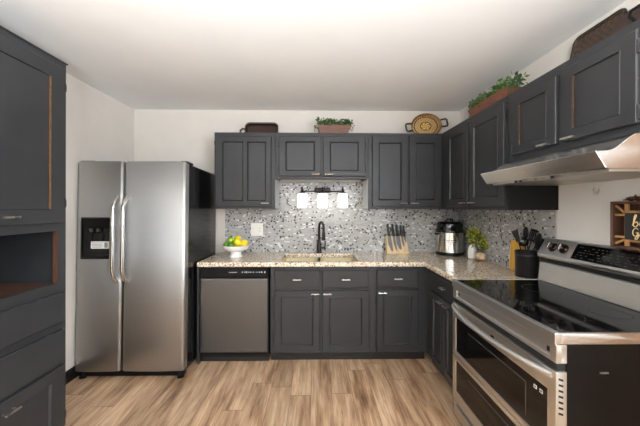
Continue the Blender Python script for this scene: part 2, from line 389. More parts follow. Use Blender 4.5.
def drawer(root, x0, x1, z0, z1, handle=True, name='drawer'):
    d = panel_mesh(x0, x1, z0, z1, None, slab=True).build(name, [PAINT], root, weld=.0002)
    if handle: pull(d, (x0+x1)/2, (z0+z1)/2)
    return d
def upper_body(root, w, h, d):
    # shell with a recessed floor: sides, back and face run 18 mm below the bottom board
    m = MB().box(0, w, 0, d, .02, h)
    m.box(0, w, 0, .018, 0, .0205).box(0, .016, .017, d, 0, .0205).box(w-.016, w, .017, d, 0, .0205)
    return m.build('body', PAINT, root)

UB, UT = 1.392, 2.149; FY = 2.975; UD = YB - FY - .001
# left upper: one door with two tall panels
c = thing('upper_cabinet', 'charcoal upper cabinet nearest the fridge, one door with two tall panels', 'cabinet', (-.998, FY, UB), 0, 'upper cabinets')
upper_body(c, .597, UT-UB, UD)
door(c, .016, .561, .024, .716, [(.505, .056)], ('L', (.09, .65)), cols=[(.08, .291), (.325, .512)], rail=.052)
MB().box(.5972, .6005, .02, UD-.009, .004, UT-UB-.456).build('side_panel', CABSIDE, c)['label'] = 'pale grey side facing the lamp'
# centre: two short doors over the sink lamp
c = thing('upper_cabinet', 'short charcoal upper cabinet with two doors above the sink lamp', 'cabinet', (-.3975, FY, 1.694), 0, 'upper cabinets')
upper_body(c, .920, UT-1.694, UD)
door(c, .038, .454, .022, .416, [(.40, .040)], ('L', (.085, .335)), fwid=.062, rail=.05)
door(c, .478, .890, .022, .416, [(.53, .040)], ('R', (.085, .335)), fwid=.062, rail=.05)
# right: two doors
c = thing('upper_cabinet', 'charcoal upper cabinet with two doors between sink lamp and corner', 'cabinet', (.526, FY, UB), 0, 'upper cabinets')
upper_body(c, .7415, UT-UB, UD)
door(c, .040, .391, .026, .722, [(.345, .058)], ('L', (.10, .62)), fwid=.06)
door(c, .408, .728, .026, .722, [(.455, .058)], None, fwid=.06)
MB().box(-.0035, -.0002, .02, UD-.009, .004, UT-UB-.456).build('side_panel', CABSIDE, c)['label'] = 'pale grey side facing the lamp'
# right run, rotated so that its face looks at the left wall; local x runs towards the camera
FX = 1.268; RD = XR - FX - .001
Y2 = 1.9445
c = thing('upper_cabinet', 'tall charcoal corner upper cabinet on the side wall, left of the hood', 'cabinet', (FX, FY-.0005, UB), -PI/2, 'upper cabinets')
w = FY - Y2 - .0035
m = MB().box(0, w, 0, RD, .02, UT-UB).box(0, w, 0, .018, 0, .0205).box(w-.016, w, .017, RD, 0, .0205)
m.box(-(YB-FY)+.002, 0, .0005, RD, .001, UT-UB); m.build('body', PAINT, c)
door(c, .150, .532, .026, .716, [(.480, .055)], None, fwid=.058)
door(c, .562, 1.008, .026, .716, [(.625, .055)], ('R', (.09, .62)), fwid=.062)
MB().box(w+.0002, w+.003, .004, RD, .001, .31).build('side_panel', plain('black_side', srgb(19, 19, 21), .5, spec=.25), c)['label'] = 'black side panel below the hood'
HB = 1.704
c = thing('upper_cabinet', 'short charcoal upper cabinet with two doors directly above the range hood', 'cabinet', (FX, Y2-.0005, HB), -PI/2, 'upper cabinets')
w = .838
MB().box(0, w, 0, RD, 0, UT-HB).build('body', PAINT, c)
door(c, .060, .407, .036, .392, [(.345, .045)], ('L', (.075, .33)), fwid=.062, rail=.05, worn=('L',), wornmat=WORN2)
door(c, .443, .800, .036, .402, [(.505, .045)], ('R', (.075, .33)), fwid=.062, rail=.05, worn=('L',), wornmat=WORN2)

# tall pantry on the left, its face looks at the range
PX = -1.512; P0 = 1.215; PW = .622; PTOP = 2.269
c = thing('pantry_cabinet', 'tall charcoal pantry cabinet with open niche at the left edge', 'cabinet', (PX, P0, 0), PI/2)
D = PX - XL - .001
m = MB().cells([0, .05, .568, PW], [.09, .962, 1.269, PTOP], lambda i, j: not (i == 1 and j == 1), 'Y', 0, .02)
m.box(0, PW, .02, D, .09, .955).box(0, PW, .02, D, 1.276, PTOP).box(0, .02, .02, D, .95, 1.28).box(PW-.02, PW, .02, D, .95, 1.28).box(.02, PW-.02, D-.015, D, .95, 1.28)
m.box(0, PW, .05, D, 0, .092)
m.build('body', PAINT, c)
MB().box(.0505, .567, .0205, D-.02, .9555, .9615).build('niche_floor', NICHEWOOD, c)['label'] = 'brown wood floor of the open niche'
MB().box(.5625, .5675, .001, .026, .9620, 1.2685).build('niche_edge', NICHEWOOD, c)['label'] = 'brown raw wood edge of the open niche'
door(c, .03, .592, 1.316, 2.229, [(.258, 1.358)], ('R', (1.43, 2.12)), fwid=.092, rail=.075, worn=('R',), name='door')
drawer(c, .03, .592, .730, .905, False); drawer(c, .03, .592, .489, .684, False)
door(c, .03, .592, .11, .468, [(.262, .413)], ('R', (.17, .367)), fwid=.087, rail=.06)
MB().box(-.002, PW+.006, -.008, D, PTOP, PTOP+.006).build('top_board', PAINT, c)

# base cabinets
BY = 2.718; BD = YB - BY - .001; BH = .868
def base_body(root, w, d, x0=0, sink=False):
    m = MB()
    if sink: m.box(x0, w, 0, .02, .085, BH).box(x0, x0+.02, .02, d, .085, BH).box(w-.02, w, .02, d, .085, BH).box(x0+.02, w-.02, .02, d, .085, .11)
    else: m.box(x0, w, 0, d, .085, BH)
    m.build('body', PAINT, root)
    MB().box(x0, w, .05, .07, 0, .085).build('toe_kick', BLACKM, root)
c = thing('base_cabinet', 'charcoal sink base cabinet with two doors and two drawer fronts', 'cabinet', (-.405, BY, 0), 0, 'base cabinets')
base_body(c, .925, BD, 0, True)
drawer(c, .038, .447, .680, .838); drawer(c, .470, .892, .680, .838)
door(c, .038, .447, .103, .656, [(.405, .630)], ('L', (.17, .57)), fwid=.055)
door(c, .471, .892, .103, .656, [(.515, .630)], ('R', (.17, .57)), fwid=.06)
c = thing('base_cabinet', 'charcoal base cabinet with one drawer and one door left of the corner', 'cabinet', (.5205, BY, 0), 0, 'base cabinets')
base_body(c, .497, BD)
drawer(c, .038, .417, .686, .842); door(c, .038, .417, .103, .664, [(.085, .638)], ('L', (.17, .57)), fwid=.055)
c = thing('base_cabinet', 'charcoal corner base cabinet on the side wall beside the range', 'cabinet', (1.018, BY-.0005, 0), -PI/2, 'base cabinets')
w = BY - 2.012; base_body(c, w, XR-1.018-.001)
drawer(c, .145, .672, .705, .850); door(c, .145, .405, .103, .690, [(.36, .655)], None, fwid=.05); door(c, .412, .672, .103, .690, [(.46, .655)], None, fwid=.05)
tag(MB().box(-1.0605, -1.0405, 2.70, YB-.001, 0, BH).build('end_panel', PAINT), 'narrow dark end panel between fridge and dishwasher', 'panel')

# dishwasher
DWBLACK = plain('dishwasher_black', srgb(10, 10, 11), .3, spec=.14)
d = thing('dishwasher', 'stainless dishwasher with black control strip beside the fridge', 'dishwasher', (-1.036, 2.70, 0))
dw = .612
MB().box(0, dw, .03, .58, .05, .866).build('body', BLACK, d)
MB().box(.003, dw-.003, 0, .03, .100, .766).build('door', DWSTEEL, d, bevel=.008, seg=3)
MB().prism([(-.004, .866), (-.010, .776), (-.004, .770), (.03, .770), (.03, .866)], 'X', .003, dw-.003).build('control_panel', DWBLACK, d, bevel=.003)
PRINT = plain('pale_print', srgb(190, 190, 190), .5)
MB().box(.262, .335, -.0105, -.006, .822, .827).build('maker_marking', PRINT, d)
for i, (x, hh) in enumerate(((.378, .010), (.40, .006), (.415, .014), (.436, .006), (.452, .008), (.476, .008), (.505, .006), (.53, .008), (.55, .011), (.578, .014))):
    MB().box(x, x+.011, -.0105, -.006, .826-hh/2, .826+hh/2).build('button_marking', PRINT, d)
MB().box(0, dw, .05, .07, 0, .098).build('toe_kick', BLACKM, d)

# worktop with a hole for the sink
m = MB().cells([-1.062, -.322, .402, .984, XR-TT-.0005-.0], [2.013, 2.69, 2.755, 3.195, YB-.0005], lambda i, j: (j > 0 or i == 3) and not (i == 1 and j == 2), 'Z', .870, .914)
tag(m.build('countertop', GRANITE, dissolve=True, bevel=.012, seg=4), 'beige and brown speckled granite worktop in an L along two walls', 'countertop')
s = thing('sink', 'cream undermount double sink set in the granite below the lamp', 'sink', (.04, 2.975, .87))
def basin(m, x0, x1, y0, y1, z1, dep, r=.05):
    def rr(inset, z):
        pts = []
        for cx, cy, a in ((x1-inset-r, y1-inset-r, 0), (x0+inset+r, y1-inset-r, PI/2), (x0+inset+r, y0+inset+r, PI), (x1-inset-r, y0+inset+r, 1.5*PI)):
            for k in range(6): pts.append((cx + r*math.cos(a + k*PI/10), cy + r*math.sin(a + k*PI/10), z))
        return pts
    m.loft([rr(-.03, z1-.001), rr(0, z1-.001), rr(.002, z1-.02), rr(.012, z1-dep+.02), rr(.03, z1-dep)], cap=False)
    m.face([m.bm.verts.new(p) for p in rr(.03, z1-dep)])
basin_m = MB(); basin(basin_m, -.358, -.012, -.232, .232, 0, .19); b1 = basin_m.build('basin', CREAM, s, smooth=True, weld=.0002)
basin_m = MB(); basin(basin_m, .012, .358, -.232, .232, 0, .19); basin_m.build('basin', CREAM, s, smooth=True, weld=.0002)
for x in (-.185, .185): MB().lathe([(.042, -.1885), (.042, -.185), (.03, -.183), (.012, -.186)], (x, 0, 0), 20).build('drain', CHROME, s, smooth=True)

# faucet
f = thing('faucet', 'matte black pull-down kitchen faucet behind the sink', 'faucet', (.042, 3.245, .9145))
MB().lathe([(.030, 0), (.030, .008), (.026, .012), (.024, .10), (.017, .125), (.0145, .14)], n=20).build('base', BLACKM, f, smooth=True)
pts = [(0, 0, .135), (0, 0, .27)]; dirx, diry = .045, -.13
for k in range(1, 13):
    a = PI * k / 12; q = (1 - math.cos(a)) / 2
    pts.append((dirx*q, diry*q, .27 + .065*math.sin(a)))
pts.append((dirx*1.02, diry*1.02, .235))
MB().tube(pts, .0125, 12).build('spout', BLACKM, f, smooth=True)
MB().lathe([(.013, 0), (.017, -.02), (.019, -.08), (.016, -.088)], (dirx*1.02, diry*1.02, .24), 16).build('spray_head', BLACKM, f, smooth=True)
MB().tube([(.02, 0, .055), (.06, -.005, .058)], .011, 10).tube([(.062, -.005, .045), (.066, -.012, .13)], [.008, .005], 8).build('lever', BLACKM, f, smooth=True)

# vanity lamp on the splashback
v = thing('vanity_light', 'lit bronze three-shade lamp on the mosaic above the sink', 'lamp', (.078, YB-TT, 1.59))
MB().box(-.088, .088, -.030, 0, -.022, .034).box(-.075, .075, -.038, -.030, -.014, .026).build('backplate', BRONZE, v, bevel=.004)
MB().tube([(-.225, -.075, -.010), (.222, -.075, -.010)], .0075, 8).tube([(-.06, -.03, 0), (-.06, -.075, -.010)], .007, 8).tube([(.06, -.03, 0), (.06, -.075, -.010)], .007, 8).build('arm', BRONZE, v, smooth=True)
for x in (-.219, 0, .216):
    hd = MB().lathe([(.004, .040), (.009, .034), (.006, .026), (.012, .012), (.016, -.012), (.033, -.026), (.033, -.034)], (x, -.100, 0), 16).tube([(x, -.075, -.010), (x, -.100, -.006)], .007, 8).build('shade_holder', BRONZE, v, smooth=True)
    MB().lathe([(.030, -.032), (.046, -.036), (.050, -.05), (.0505, -.183), (.046, -.187), (.044, -.183), (.044, -.05)], (x, -.100, 0), 20, cap=False).lathe([(.0, -.06), (.02, -.07), (.03, -.11), (.02, -.14), (.0, -.15)], (x, -.100, 0), 12).build('glass_shade', SHADE, v, smooth=True)

# wall plates and hook
o = thing('wall_outlet', 'white double switch and outlet plate on the mosaic behind the fruit', 'outlet', (-.641, YB-TT, 1.163))
MB().box(-.066, .066, -.006, 0, -.07, .07).build('cover_plate', WHITE, o, bevel=.003)
MB().box(-.051, -.015, -.009, -.006, -.034, .034).build('switch', WHITE, o, bevel=.002)
s2 = MB().box(.015, .051, -.008, -.006, -.034, .034).build('socket', WHITE, o, bevel=.002)
for z in (-.016, .016):
    for x in (.027, .039): MB().box(x-.0015, x+.0015, -.0085, -.0078, z-.005, z+.005).build('slot', GAP, s2)
h = thing('wall_hook', 'small round hook on the white wall below the hood', 'hook', (XR-.004, 1.675, 1.52))
MB().lathe([(.012, 0), (.012, .003), (.004, .005)], ax=(-1, 0, 0), n=14).build('rosette', WHITE, h, smooth=True)
MB().tube([(-.006, .018*math.sin(a), -.014+.018*math.cos(a)) for a in [k*PI/7 for k in range(13)]], .0022, 6).build('ring', NICKEL, h, smooth=True)

# ------------------------------------------------------------------ fridge
fr = thing('refrigerator', 'stainless side-by-side refrigerator with black sides beside the tall cabinet', 'refrigerator', (-1.5175, 2.452, 0), 0, None, -.022)
MB().box(-.442, .442, .078, .775, .055, 1.775).build('body', BLACKGLOSS, fr, bevel=.006)
def fdoor(x0, x1):
    n = 18; rings = []; r = .022
    prof = []
    for k in range(7):
        a = PI/2 * k / 6; prof.append((x0 + r - r*math.cos(a), .008 + r - r*math.sin(a)))
    for k in range(1, n):
        q = k / n; x = x0 + r + (x1 - x0 - 2*r) * q; prof.append((x, .008 - .008 * math.sin(PI*q)))
    for k in range(7):
        a = PI/2 * (1 - k / 6); prof.append((x1 - r + r*math.cos(a), .008 + r - r*math.sin(a)))
    prof += [(x1, .072), (x0, .072)]
    def ring(z, s):
        cx = (x0+x1)/2
        return [(cx + (x-cx)*(1-s*.02), y + s*.006, z) for x, y in prof]
    return MB().loft([ring(.068, 1), ring(.074, 0), ring(1.772, 0), ring(1.788, 1)])
d1 = fdoor(-.444, -.0735).build('freezer_door', FRIDGE, fr, smooth=True)
d2 = fdoor(-.0585, .444).build('door', FRIDGE, fr, smooth=True)
MB().box(-.43, .43, .045, .09, .012, .066).build('base_grille', BLACK, fr, bevel=.004)
for x in (-.40, .40): MB().lathe([(.028, -.002), (.028, .012), (.012, .018), (.012, .06)], (x, .05, 0), 14).build('foot', BLACK, fr, smooth=True)
for x0, x1 in ((-.435, -.32), (.39, .445)): MB().box(x0, x1, .03, .16, 1.776, 1.796).build('hinge_cover', BLACK, fr, bevel=.006)
for par, x in ((d1, -.107), (d2, -.027)):
    pts = []
    for k in range(21):
        q = k / 20; z = .795 + .70 * q
        y = -.062 * min(1, math.sin(PI * q) * 2.6) ** .8 if 0 < q < 1 else .004
        pts.append((x, y, z))
    MB().tube(pts, .0145, 12, flat=1.1).build('handle', CHROME, par, smooth=True)
dp = MB().cells([-.390, -.376, -.157, -.143], [.984, 1.000, 1.310, 1.324], lambda i, j: not (i == 1 and j == 1), 'Y', -.016, .012).build('dispenser', BLACKGLOSS, d1, bevel=.003)
MB().box(-.378, -.155, -.004, .010, .998, 1.312).build('recess', GAP, dp)
MB().prism([(-.014, 1.312), (-.010, 1.235), (.004, 1.225), (.01, 1.312)], 'X', -.377, -.156).build('control_panel', BLACK, dp, bevel=.003)
MB().lathe([(.055, 0), (.048, -.03), (.02, -.04)], (-.267, -.004, 1.235), 18).build('chute', BLACKGLOSS, dp, smooth=True)
for x in (-.330, -.235): MB().box(x, x+.030, -.012, -.002, 1.10, 1.20).build('paddle', BLACKGLOSS, dp, bevel=.003)
MB().box(-.372, -.162, -.016, 0, 1.0, 1.018).build('drip_tray', BLACK, dp, bevel=.003)
st = MB().box(-.305, -.162, -.0175, -.0165, 1.070, 1.128).build('paper_label', WHITE, dp); st['label'] = 'white paper sticker across the dispenser'
m = MB()
for j, zz in enumerate((1.115, 1.103, 1.091, 1.080)): m.box(-.297, -.205 - .012*(j % 2), -.0181, -.0174, zz, zz+.004)
m.box(-.196, -.170, -.0181, -.0174, 1.078, 1.120)
m.build('small_print', plain('grey_print', srgb(140, 140, 140), .6), st)

# ------------------------------------------------------------------ range: x from its front, y along the wall
SY0, SY1, SX = 1.137, 2.004, .927
r = thing('range', 'stainless double oven range with black glass top against the side wall', 'stove', (SX, SY0, 0)); L = SY1 - SY0; RB = XR - .006 - SX
MB().box(.045, RB-.01, .004, L-.004, .03, .905).build('body', plain('black_range_side', srgb(13, 11, 10), .3, var=.2, scale=14, spec=.14), r, bevel=.003)
MB().box(.02, .585, .014, L-.014, .9055, .9235).build('cooktop', GLASSTOP, r, bevel=.003)
RINGM = plain('grey_ring_print', srgb(52, 52, 54), .3)
for (x, y, rad) in ((.16, .22, .115), (.16, .63, .085), (.43, .22, .075), (.43, .63, .10)):
    MB().loft([[(x + q*math.cos(2*PI*k/40), y + q*math.sin(2*PI*k/40), .9238) for k in range(40)] for q in (rad, rad+.002)], cap=False).build('burner_ring', RINGM, r)
m = MB().box(-.004, .022, 0, L, .878, .9245).box(.022, .60, 0, .014, .880, .9245).box(.022, .60, L-.014, L, .880, .9245)
m.build('cooktop_trim', STEEL, r, bevel=.003)
fp = MB().cells([.0, .035, L-.05, L], [.806, .822, .862, .878], lambda i, j: not (i == 1 and j == 1), 'X', .002, .044).box(.012, .044, .036, L-.051, .822, .862).build('front_panel', STEEL, r, bevel=.003)
for yy in (.042, L-.075): MB().box(.0105, .0118, yy, yy+.018, .832, .852).build('vent_slot', GAP, fp)
MB().box(.012, .050, .01, L-.01, .775, .806).build('shadow_gap', GAP, r)
# doors
def oven_door(z0, z1, w0, w1, name, bar):
    d = MB().cells([0, .045, L-.045, L], [z0, w0, w1, z1], lambda i, j: not (i == 1 and j == 1), 'X', .0, .044).build(name, STEEL, r, bevel=.003)
    gl = MB().box(.004, .04, .0455, L-.0455, w0+.0003, w1-.0003).build('window', OVENGLASS, d, bevel=.001)
    y0, y1 = .17, L-.20
    MB().tube([(.0035, y1, w1-.045), (.0035, y0, w1-.045)], .0024, 6).tube([(.0035, y0, w1-.045), (.0035, y0, w0+.03)], .0024, 6).build('inner_frame', plain('dull_oven_frame', srgb(70, 66, 62), .4), d)
    if bar:
        pts = []
        for k in range(17):
            q = k/16; pts.append((.006 - .066*math.sin(PI*q)**.7, L-.006 - (L-.03)*q, z1 - .022))
        MB().tube(pts, .013, 10, flat=1.2).build('handle', STEEL, d, smooth=True)
    return d
ud = oven_door(.432, .774, .462, .686, 'upper_door', True)
for yy in (.105, .072):
    mk = MB().box(.0030, .0042, yy, yy+.017, .645, .660).build('symbol', WHITE, ud); mk['label'] = 'small white symbol on the oven glass'
    MB().box(.0025, .0034, yy+.004, yy+.013, .649, .656).build('symbol_core', GAP, mk)
MB().box(-.001, .003, .40, .43, .722, .7395).build('badge', BLACK, ud, bevel=.001)
m = MB()
for k in range(7): m.prism([(.010, .752-k*.022), (.028, .746-k*.022), (.028, .738-k*.022), (.010, .744-k*.022)], 'Y', -.0008, .002)
m.build('side_vent', GAP, ud)
ld = oven_door(.136, .428, .200, .402, 'lower_door', False)
dr = MB().box(.004, .044, .002, L-.002, .03, .126).build('drawer', STEEL, r, bevel=.004)
MB().box(-.012, .006, .06, L-.06, .108, .122).build('handle', STEEL, dr, bevel=.004)
MB().box(.06, RB-.03, .02, L-.02, 0, .03).build('plinth', BLACK, r)
MB().box(.174, .206, -.0008, .004, .767, .773).build('rating_plate', NICKEL, r)
# back guard with knobs and display
MB().prism([(.578, .9245), (.592, 1.042), (.60, 1.05), (RB, 1.05), (RB, .9245)], 'Y', .003, L-.003).build('splash_guard', STEEL, r, bevel=.002)
MB().box(.60, RB-.005, .004, L-.004, 1.05, 1.085).build('guard_gap', GAP, r)
bgp = [(.577, 1.082), (.573, 1.098), (.628, 1.200), (.640, 1.206), (RB, 1.206), (RB, 1.076), (.585, 1.076)]
cp = MB().prism(bgp, 'Y', .003, L-.003).build('control_panel', STEEL, r, bevel=.003)
A = Vector((.573, 0, 1.098)); Bv = Vector((.628, 0, 1.200)); tdir = (Bv-A).normalized(); nrm = Vector((-tdir.z, 0, tdir.x))
def slant(m, y0, y1, a0, a1, h0, h1):
    q = lambda a, h: (A + tdir*a + nrm*h); p = [q(a0,h0), q(a1,h0), q(a1,h1), q(a0,h1)]
    m.loft([[(v.x, y, v.z) for v in p] for y in (y0, y1)]); return m
slant(MB(), .155, L-.262, .012, .108, 0, .0035).build('display', GLASSTOP, cp, bevel=.001)
m = MB()
random.seed(3)
for row in range(5):
    y = L - .29
    while y > .18:
        wd = random.choice((.006, .010, .014))
        if random.random() < .72: slant(m, y-wd, y, .024+row*.016, .027+row*.016, .0033, .0042)
        y -= wd + random.choice((.006, .012, .02))
m.build('display_print', plain('display_print_grey', srgb(74, 74, 76), .5), cp)
for yy in (L-.105, L-.190, .10):
    q = A + tdir*.062
    k = MB().lathe([(.030, 0), (.030, .006), (.025, .010), (.023, .030), (.018, .034)], (q.x, yy, q.z), 20, ax=nrm).build('knob', plain('bronze_black_knob', srgb(52, 38, 32), .25, metal=.7), cp, smooth=True)
    slant(MB(), yy-.004, yy+.004, .042, .082, .030, .040).build('pointer', CHROME, k, bevel=.001)

# hood
h = thing('range_hood', 'stainless under-cabinet range hood above the black glass cooktop', 'range hood', (1.0, Y2-.004, 1.55)); HL = .805
top = []
for k in range(13):
    q = k/12; s = q*q*(3-2*q); top.append((.076 + .05 + .132*q, .0805 + .071*s))
prof = [(.118, .014), (.078, .078)] + top + [(.266, .1535), (XR-.0055-1.0, .1535), (XR-.0055-1.0, .010), (.125, .010)]
MB().prism(prof, 'Y', -HL, 0).build('canopy', STEELV, h, bevel=.002, smooth=False)
MB().cells([.15, .57], [-HL+.02, -HL+.40, -HL+.42, -.02], lambda i, j: j != 1, 'Z', .002, .0098).build('filter', brushed('filter_mesh', srgb(190, 186, 176), .4, (90, 90, 3)), h)
c2 = h.children[-1]
m = c2
MB().box(.16, .30, -.33, -.26, .004, .0098).build('lamp_lens', WHITE, h, bevel=.002)
for yy in (-.26, -.30, -.52): MB().lathe([(.008, 0), (.008, -.008), (.005, -.011)], (.138, yy, .0098), 10).build('switch', BLACK, h, smooth=True)

# crate ornament on top of the range back
c = thing('wood_crate', 'open wooden crate ornament standing on the range back panel', 'crate', (1.518, 1.12, 1.2065)); CL = .398
MB().box(0, .078, 0, CL, 0, .012).box(0, .078, 0, CL, .222, .234).box(0, .078, CL-.012, CL, .012, .222).box(0, .078, 0, .012, .012, .222).build('frame', CRATEDARK, c, bevel=.002)
MB().box(.070, .078, .013, CL-.013, .0125, .2215).build('back_panel', CRATEDARK, c)
m = MB().box(.012, .024, .322, .338, .0125, .2215).box(.012, .024, .3385, CL-.0125, .050, .062).box(.012, .024, .3385, CL-.0125, .160, .172)
m.prism([(CL-.014, .015), (CL-.014, .027), (.342, .049), (.342, .037)], 'X', .013, .023).prism([(CL-.014, .218), (CL-.014, .206), (.342, .173), (.342, .185)], 'X', .013, .023)
m.box(.012, .024, .05, .3215, .036, .0478).box(.012, .024, .05, .3215, .1762, .188)
m.build('lattice', CRATEWOOD, c, bevel=.001)
b = tag(MB().box(-.004, .0115, .05, .321, .048, .176).build('chalkboard_sign', CHALK, loc=None), 'black chalkboard sign with cream cursive lettering held in the crate', 'sign')
b.location = (1.518, 1.12, 1.2065)
def script(par, strokes, y0, z0, sc, r=.0021):
    for st in strokes:
        m = MB(); P = [Vector(p) for p in st]; pts = []
        for i in range(len(P)-1):
            p0, p1, p2, p3 = P[max(i-1,0)], P[i], P[i+1], P[min(i+2, len(P)-1)]
            for k in range(6):
                t = k/6; pts.append(.5*((2*p1) + (p2-p0)*t + (2*p0-5*p1+4*p2-p3)*t*t + (3*p1-p0-3*p2+p3)*t**3))
        pts.append(P[-1])
        m.tube([(-.0055, y0 - p.x*sc, z0 + p.y*sc) for p in pts], r, 6).build('lettering', GOLD, par, smooth=True)
# cursive "be" over "Gr"
script(b, [[(.0, .1), (.22, .7), (.34, 1.02), (.22, 1.05), (.12, .6), (.1, .1), (.3, 0), (.46, .22), (.36, .46), (.2, .34)], [(.44, .34), (.6, .22), (.86, .34), (.86, .5), (.7, .5), (.62, .26), (.74, .04), (.96, .06), (1.12, .2)]], 0.284, .112, .052)
script(b, [[(.66, .86), (.44, 1.02), (.16, .82), (.04, .42), (.2, .06), (.48, .06), (.62, .32), (.66, .44), (.44, .42)], [(.66, .44), (.66, -.1), (.5, -.36), (.3, -.3), (.5, -.06), (.86, .14)], [(.86, .1), (.96, .44), (.98, .36), (1.12, .42), (1.16, .1), (1.3, .06)]], .284, .067, .038)
o = thing('twig_ornament', 'small brown twig ornament lying on top of the crate', 'ornament', (1.55, 1.425, 1.4410))
random.seed(11)
for k in range(3): MB().ball((random.uniform(-.01, .01), -.03*k+.02, .012), .013, (1, 1.3, .9), 10).build('cone', DKWOOD, o, smooth=True)
m = MB()
for k in range(7):
    a = random.uniform(0, 2*PI); z = random.uniform(.012, .03); m.tube([(-.02*math.cos(a)*.6, -.055*math.sin(a), .006), (0, 0, z), (.02*math.cos(a)*.8, .055*math.sin(a), .008+random.uniform(0, .012))], .0032, 6)
m.build('twig', TERRA, o, smooth=True)

# ------------------------------------------------------------------ things on the worktop
CT = .9145
b = thing('fruit_bowl', 'white pedestal bowl full of fruit on the worktop beside the fridge', 'bowl', (-.795, 3.01, CT))
MB().lathe([(.066, 0), (.066, .006), (.058, .012), (.052, .03), (.056, .052), (.10, .066), (.122, .088), (.129, .112), (.125, .114), (.116, .092), (.095, .076), (.04, .068), (.0, .067)], n=36).build('bowl', CERAMIC, b, smooth=True)
fruits = [('lime', LIMED, -.082, -.038, .114), ('lime', LIME, -.066, .045, .122), ('lime', LIME, -.048, .0, .160), ('lime', LIMED, -.024, -.082, .118),
          ('lemon', LEMON, .0, -.01, .108), ('lemon', LEMON, .014, .02, .174), ('lemon', LEMON, .034, -.062, .150), ('lemon', LEMON, .086, -.015, .134), ('lime', LIME, .068, .062, .122), ('lime', LIMED, -.002, .085, .125)]
flab = ['dark green lime at the left rim of the white bowl', 'pale lime at the back left of the white bowl', 'light green lime heaped at the left of the fruit pile', 'dark green lime at the front left of the bowl',
        'lemon buried in the middle of the fruit pile', 'lemon on the very top of the fruit pile', 'lemon at the front centre of the white bowl', 'lemon at the right rim of the white bowl', 'lime half hidden behind the right-hand lemon', 'dark lime at the back of the fruit pile']
for (nm, mt, x, y, z), lb in zip(fruits, flab):
    rr_ = .036; m = MB().ball((0, 0, 0), rr_, (1.22 if nm == 'lemon' else 1.1, 1, 1), 16)
    if nm == 'lemon': m.ball((rr_*1.2, 0, 0), .008, (1.4, 1, 1), 8)
    o = m.build(nm, mt, smooth=True); o.location = (-.795+x, 3.01+y, CT+z); o.rotation_euler = (0, random.uniform(-.5, .5), random.uniform(0, 6))
    tag(o, lb, nm, 'lemons in the bowl' if nm == 'lemon' else 'limes in the bowl')
    MB().lathe([(.004, 0), (.003, .004)], (-rr_*(1.2 if nm == 'lemon' else 1.08), 0, 0), 8, ax=(-1, 0, 0)).build('stem_end', CHECKED, o)

# knife block with knives on its face
k = thing('knife_block', 'pale wood slanted knife block below the upper cabinet near the corner', 'knife block', (.893, 3.235, CT))
MB().prism([(-.125, 0), (.118, 0), (.073, .186), (-.128, .186)], 'Y', -.045, .03).build('block', BAMBOO, k, bevel=.004)
MB().box(-.128, .124, -.062, .036, 0, .010).build('foot', BAMBOO, k, bevel=.002)
klab = ['leftmost chef knife on the pale wood block', 'second knife from the left on the pale wood block', 'broad middle knife on the pale wood block', 'short knife right of the middle one on the block', 'shortest knife at the right end of the block']
for i, (x, bl, bw, hl) in enumerate(((-.104, .170, .040, .135), (-.054, .160, .026, .132), (-.012, .150, .044, .130), (.033, .112, .022, .122), (.062, .072, .018, .118))):
    o = thing('kitchen_knife', klab[i], 'knife', (.893+x, 3.1835, CT+.184), 0, 'knives on the block'); o.rotation_euler = (0, -.16 + .0*i, 0)
    MB().prism([(-bw*.5, 0), (bw*.5, 0), (bw*.5, -bl*.86), (bw*.3, -bl), (-bw*.1, -bl*.86), (-bw*.5, -bl*.5)][::1], 'Y', -.0018, .0004).build('blade', BLADE, o)
    MB().prism([(-.011, .0), (.011, .0), (.013, hl*.3), (.010, hl*.7), (.014, hl), (-.008, hl), (-.013, hl*.5)], 'Y', -.012, .006).build('handle', BLACK, o, bevel=.004)

# cooker in the corner
p = thing('electric_cooker', 'round stainless electric cooker with black lid in the worktop corner', 'cooker', (1.415, 3.13, CT))
MB().lathe([(.132, 0), (.138, .004), (.138, .030), (.134, .034)], n=36).build('base', BLACK, p, smooth=True)
MB().lathe([(.134, .034), (.134, .150), (.1365, .153), (.1365, .160), (.134, .163), (.134, .235)], n=40).build('pot', CHROME, p, smooth=True)
MB().lathe([(.137, .235), (.139, .24), (.139, .262), (.130, .275), (.128, .325), (.11, .345), (.0, .35)], n=36).build('lid', BLACKGLOSS, p, smooth=True)
MB().tube([(-.03, 0, .345), (-.03, 0, .372), (.03, 0, .372), (.03, 0, .345)], .008, 8).build('lid_handle', BLACK, p, smooth=True)
for a in (PI, 0): MB().box(.130*math.cos(a)-.02, .130*math.cos(a)+.02, -.03, .03, .205, .228).build('side_handle', BLACK, p, bevel=.006)

